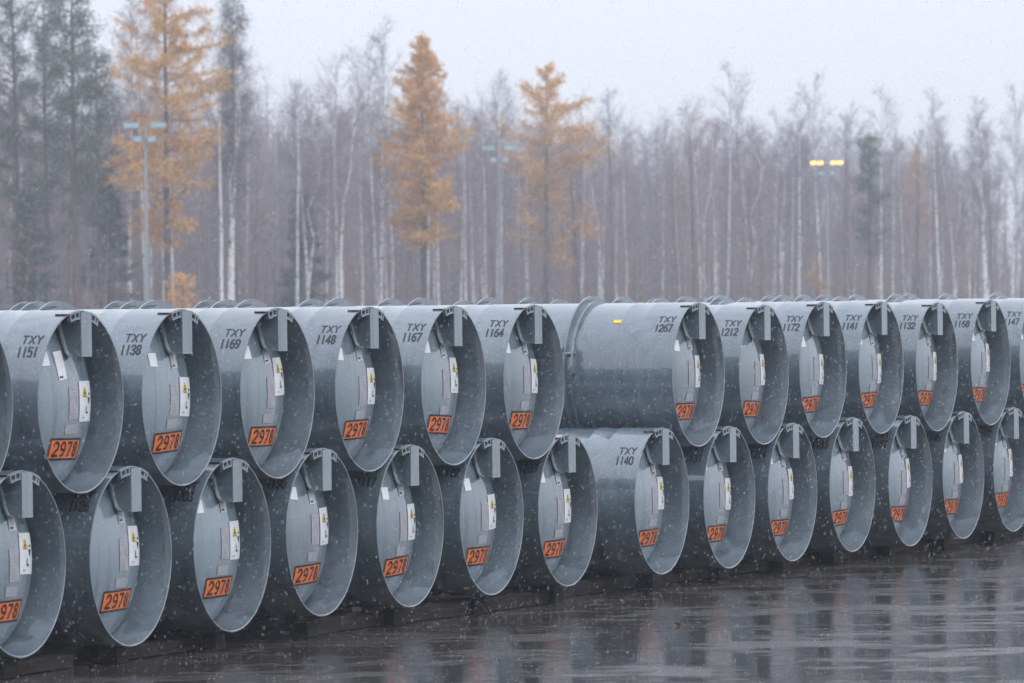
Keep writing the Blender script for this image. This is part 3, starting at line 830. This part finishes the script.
plant('pine', PN[1], spot(98,309), 4.2, .9, .84, 'shorter dark pine just left of the tall orange larch', 'pine', PG, 'pine_tree')
plant('pine', PN[1], spot(-22,300), 2.2, 1, 1, 'dark pine just beyond the left edge', 'pine', PG, 'pine_tree')
SPR = [spruce(41,9), spruce(42,11)]
SG = 'dark spruces under the birches'
plant('spruce', SPR[0], spot(303,322), 0, 1.1, .90, 'dark green spruce standing low between bare birches', 'spruce', SG, 'spruce_tree')
plant('spruce', SPR[1], spot(108,304), 1, .9, .80, 'dark spruce at the foot of the tall orange larch, left of the mast', 'spruce', SG, 'spruce_tree')
plant('spruce', SPR[1], spot(28,300), 2, 1.1, .70, 'dark spruce below the pines at the left edge', 'spruce', SG, 'spruce_tree')
BG = 'bare white trunked birches of the wood'
own = [(0,222,299,1.05,'white birch with a bright leaning trunk right of the tall orange larch'),
       (4,232,301,1.0,'forked white birch beside the bright leaning birch'),
       (2,147,302,1.0,'white birch trunk directly behind the left light mast'),
       (1,338,318,.97,'twin stemmed birch with bright trunks left of the full orange larch'),
       (0,378,330,.97,'slim birch close to the left side of the full orange larch'),
       (3,466,334,.80,'leaning pale birch right of the full orange larch'),
       (2,497,342,.86,'straight pale birch beside the middle light mast'),
       (6,612,365,.92,'dark stemmed bare tree right of the faded larch'),
       (1,702,378,.94,'twin stemmed birch with a tall crown in the right half'),
       (0,727,380,.98,'tallest pale birch in the right half, left of the lit mast'),
       (4,750,383,.90,'pale forked birch a little left of the lit mast'),
       (2,799,388,.86,'straight white birch just left of the lit mast'),
       (0,822,400,.98,'tall thin birch directly behind the lit mast'),
       (5,906,410,.95,'pale birch near the faint small larch'),
       (2,940,412,.92,'white trunked birch between the faint larch and the right edge'),
       (4,985,420,.98,'forked birch near the right edge of the photo'),
       (0,1012,425,.98,'tall birch at the right edge of the photo')]
rnd = random.Random(77)
for (k, px, ds, s_, lb) in own:
    plant('birch', B[k], spot(px, ds), rnd.uniform(0, 6.28), s_, s_, lb, 'birch', BG, 'birch_tree')
# the rest of the wood: rows of trees no one can tell apart, edge running off along the yard
placed = [spot(p, d) for _, p, d, _, _ in own]
cnt = 0
tries = 0
while cnt < 225 and tries < 6000:
    tries += 1
    s_ = rnd.uniform(-75, 215); d_ = rnd.random()**1.25*46
    p = edge(s_, d_)
    if p.y < 230: continue
    ang = abs(p.x/p.y)
    if ang > .125: continue
    if any((p-q).length < 1.6 for q in placed): continue
    px_ = p.x/p.y*5689+512
    if abs(px_-180) < 60 and d_ < 3: continue
    if px_ < 125 and d_ < 14: continue
    placed.append(p); cnt += 1
    k = rnd.choice((0,1,2,3,4,5,6,7,0,2,6,7,7)); hs = rnd.uniform(.70,1.0)*(1.04 if p.y < 330 else .93)
    plant('birch', B[k], p, rnd.uniform(0,6.28), hs*rnd.uniform(.9,1.1), hs, 'bare leafless tree in the thick of the wood behind the cylinders', 'birch', 'bare trees in the thick of the wood', 'birch_tree')

# brush between the trunks and the far side of the wood: nobody could count it
def brush(name, label, n, smin, smax, dmin, dmax, hmin, hmax, mats, seed, tw=7):
    r = random.Random(seed); mb = MB(); got = 0
    while got < n:
        s_ = r.uniform(smin, smax); d_ = r.uniform(dmin, dmax); p = edge(s_, d_)
        if p.y < 230 or abs(p.x/p.y) > .13: continue
        got += 1
        h = r.uniform(hmin, hmax)
        lean = Vector((r.gauss(0,.06), r.gauss(0,.06), 1)).normalized()
        m = r.randrange(len(mats))
        mb.tube([p, p+lean*h*.5, p+lean*h+Vector((r.gauss(0,.15),r.gauss(0,.15),0))], [.014+h*.0042, .010+h*.0028, .006], 3, m, cap=False)
        for k in range(int(tw*(.5+h*.22))):
            s0 = p+lean*h*r.uniform(.22, 1)
            td = rdir(r, .9); l = r.uniform(.4,1.5)*(.6+h*.05)
            twig(mb, s0, td, l, .011, m)
            for z in range(3):
                twig(mb, s0+td*l*r.uniform(.2,.9), (td+rdir(r,.2)*.8).normalized(), l*r.uniform(.3,.7), .008, m)
    o = link(name, mb.mesh(name, mats)); return tag(o, label, 'undergrowth', None, 'stuff')
M_TW3 = mat('brush_stems', (.185,.152,.178), .85); M_TW4 = mat('brush_rust', (.30,.18,.12), .85); M_TW5 = mat('brush_pale', (.36,.33,.33), .85)
brush('undergrowth', 'bare brown brush and saplings filling the wood between the trunks', 3400, -75, 215, 0, 40, 1.5, 8, [M_TW3, M_TW4, M_TWIG], 5, 8)
brush('distant_woods', 'far side of the bare wood reading as one mass of stems', 2700, -75, 240, 24, 95, 9, 17.0, [M_TW3, M_TWIG, M_TWIG2, M_TW5], 6, 22)

# the yard is ringed by woods: the dark tree line behind the photographer that the wet paint mirrors
r = random.Random(3); mb = MB()
for k in range(620):
    az = R_(r.uniform(158, 372)); ds = r.uniform(105, 150)
    if math.sin(az) < -.9 and ds > 140: ds = 140
    p = Vector((math.cos(az)*ds, math.sin(az)*ds, -.1)); h = r.uniform(9, 15); wd = r.uniform(1.6, 2.8)
    for q in range(4):
        z0 = h*(.06+.22*q); z1 = min(h, z0+h*.40); rr = wd*(1-.2*q)
        n = len(mb.v)
        for j in range(7):
            an = 2*math.pi*j/7+r.random()*.4; r2 = rr*r.uniform(.75,1.15)
            mb.v.append((p.x+r2*math.cos(an), p.y+r2*math.sin(an), z0+r.uniform(-.3,.3)))
        mb.v.append((p.x, p.y, z1))
        for j in range(7): mb.f.append((n+j, n+(j+1)%7, n+7)); mb.mi.append(0)
tag(link('woods_behind', mb.mesh('woods_behind', M_SPRUCE)), 'dark evergreen wood ringing the yard behind the photographer', 'wood', None, 'stuff')

# ------------------------------------------------------------------ sleet in the air, splashes on the ground
def flake_mat(nm='wet_snow', al=.22):
    m = bpy.data.materials.new(nm); m.use_nodes = True; nt = m.node_tree; nt.nodes.clear()
    o = nt.nodes.new('ShaderNodeOutputMaterial'); tr = nt.nodes.new('ShaderNodeBsdfTransparent')
    df = nt.nodes.new('ShaderNodeBsdfDiffuse'); tl = nt.nodes.new('ShaderNodeBsdfTranslucent')
    df.inputs[0].default_value = (.92,.94,.97,1); tl.inputs[0].default_value = (.95,.96,.99,1)
    m1 = nt.nodes.new('ShaderNodeMixShader'); m1.inputs[0].default_value = .55
    m2 = nt.nodes.new('ShaderNodeMixShader'); m2.inputs[0].default_value = al
    nt.links.new(df.outputs[0], m1.inputs[1]); nt.links.new(tl.outputs[0], m1.inputs[2])
    nt.links.new(tr.outputs[0], m2.inputs[1]); nt.links.new(m1.outputs[0], m2.inputs[2]); nt.links.new(m2.outputs[0], o.inputs[0])
    return m
M_FL = flake_mat()
M_SP = flake_mat('splash_drops', .60)
def octa(mb, p, r1, r2, d):
    a = d.orthogonal().normalized(); b = d.cross(a)
    n = len(mb.v)
    for v in (p+d*r2, p-d*r2, p+a*r1, p+b*r1, p-a*r1, p-b*r1): mb.v.append(tuple(v))
    for i in range(4):
        j = (i+1) % 4
        mb.f.append((n, n+2+i, n+2+j)); mb.mi.append(0)
        mb.f.append((n+1, n+2+j, n+2+i)); mb.mi.append(0)
r = random.Random(9); mb = MB()
for k in range(170000):
    y = 9+(r.random()**.62)*75
    x = r.uniform(-1, 1)*(.9+y*.125); z = EYE-.40/57.3*y + r.uniform(-1,1)*(.4+y*.075)
    if z < .02: continue
    d = Vector((r.gauss(-.22,.10), r.gauss(0,.1), -1)).normalized()
    s_ = r.uniform(.0013, .0038)*(1.0 if y > 26 else .55)
    octa(mb, Vector((x,y,z)), s_, s_*r.uniform(1.5,3.4), d)
tag(link('falling_sleet', mb.mesh('falling_sleet', M_FL)), 'wet sleet flakes falling through the air in front of the stacked cylinders', 'sleet', None, 'stuff')
mb = MB()
for k in range(9000):
    y = 34+r.random()**.9*26; x = r.uniform(-1,1)*(y*.13)
    q = Vector((x,y,0))-P0
    if q.dot(av) > .25: continue
    n_ = 1 if r.random() < .6 else 3
    for j in range(n_):
        s_ = r.uniform(.0010,.0034)
        octa(mb, Vector((x+r.gauss(0,.012)*(n_>1), y+r.gauss(0,.01)*(n_>1), abs(r.gauss(.006,.018))+.003)), s_, s_*r.uniform(.8,1.5), Vector((0,0,1)))
tag(link('splashes', mb.mesh('splashes', M_SP)), 'small splashes of sleet drops bouncing on the wet asphalt', 'splashes', None, 'stuff')

# a fallen leaf on the wet asphalt
M_LEAF = mat('fallen_leaf', (.55,.22,.07), .5)
for (px, py) in ((674,626),):
    ds = 5689*EYE/(py-301+.011*(px-512)); 
    mb = MB(); rr = random.Random(px)
    c_ = [(-.03,0,.006),(-.012,.018,.016),(.018,.014,.02),(.035,0,.012),(.016,-.016,.007),(-.014,-.017,.010)]
    n = len(mb.v); mb.v += c_; mb.f.append(tuple(range(6))); mb.mi.append(0)
    o = link('fallen_leaf', mb.mesh('fallen_leaf', M_LEAF)); o.location = ((px-512)/5689*ds, ds, .004); o.rotation_euler = (.5,0,rr.uniform(0,6))
    tag(o, 'tiny fallen orange leaf lying on the wet asphalt', 'leaf')

# ------------------------------------------------------------------ haze: the sleet-laden air itself
mb = MB(); mb.box(-830, 830, -180, 980, -1.12, 26)
hm_ = bpy.data.materials.new('haze_air'); hm_.use_nodes = True
hn = hm_.node_tree; hn.nodes.clear()
ho = hn.nodes.new('ShaderNodeOutputMaterial'); pv = hn.nodes.new('ShaderNodeVolumePrincipled')
pv.inputs['Color'].default_value = (.91,.94,1.0,1); pv.inputs['Density'].default_value = .00074; pv.inputs['Anisotropy'].default_value = .2
hn.links.new(pv.outputs[0], ho.inputs['Volume'])
hz = link('haze', mb.mesh('haze', hm_)); tag(hz, 'pale damp air fading the far wood', 'haze', None, 'stuff')
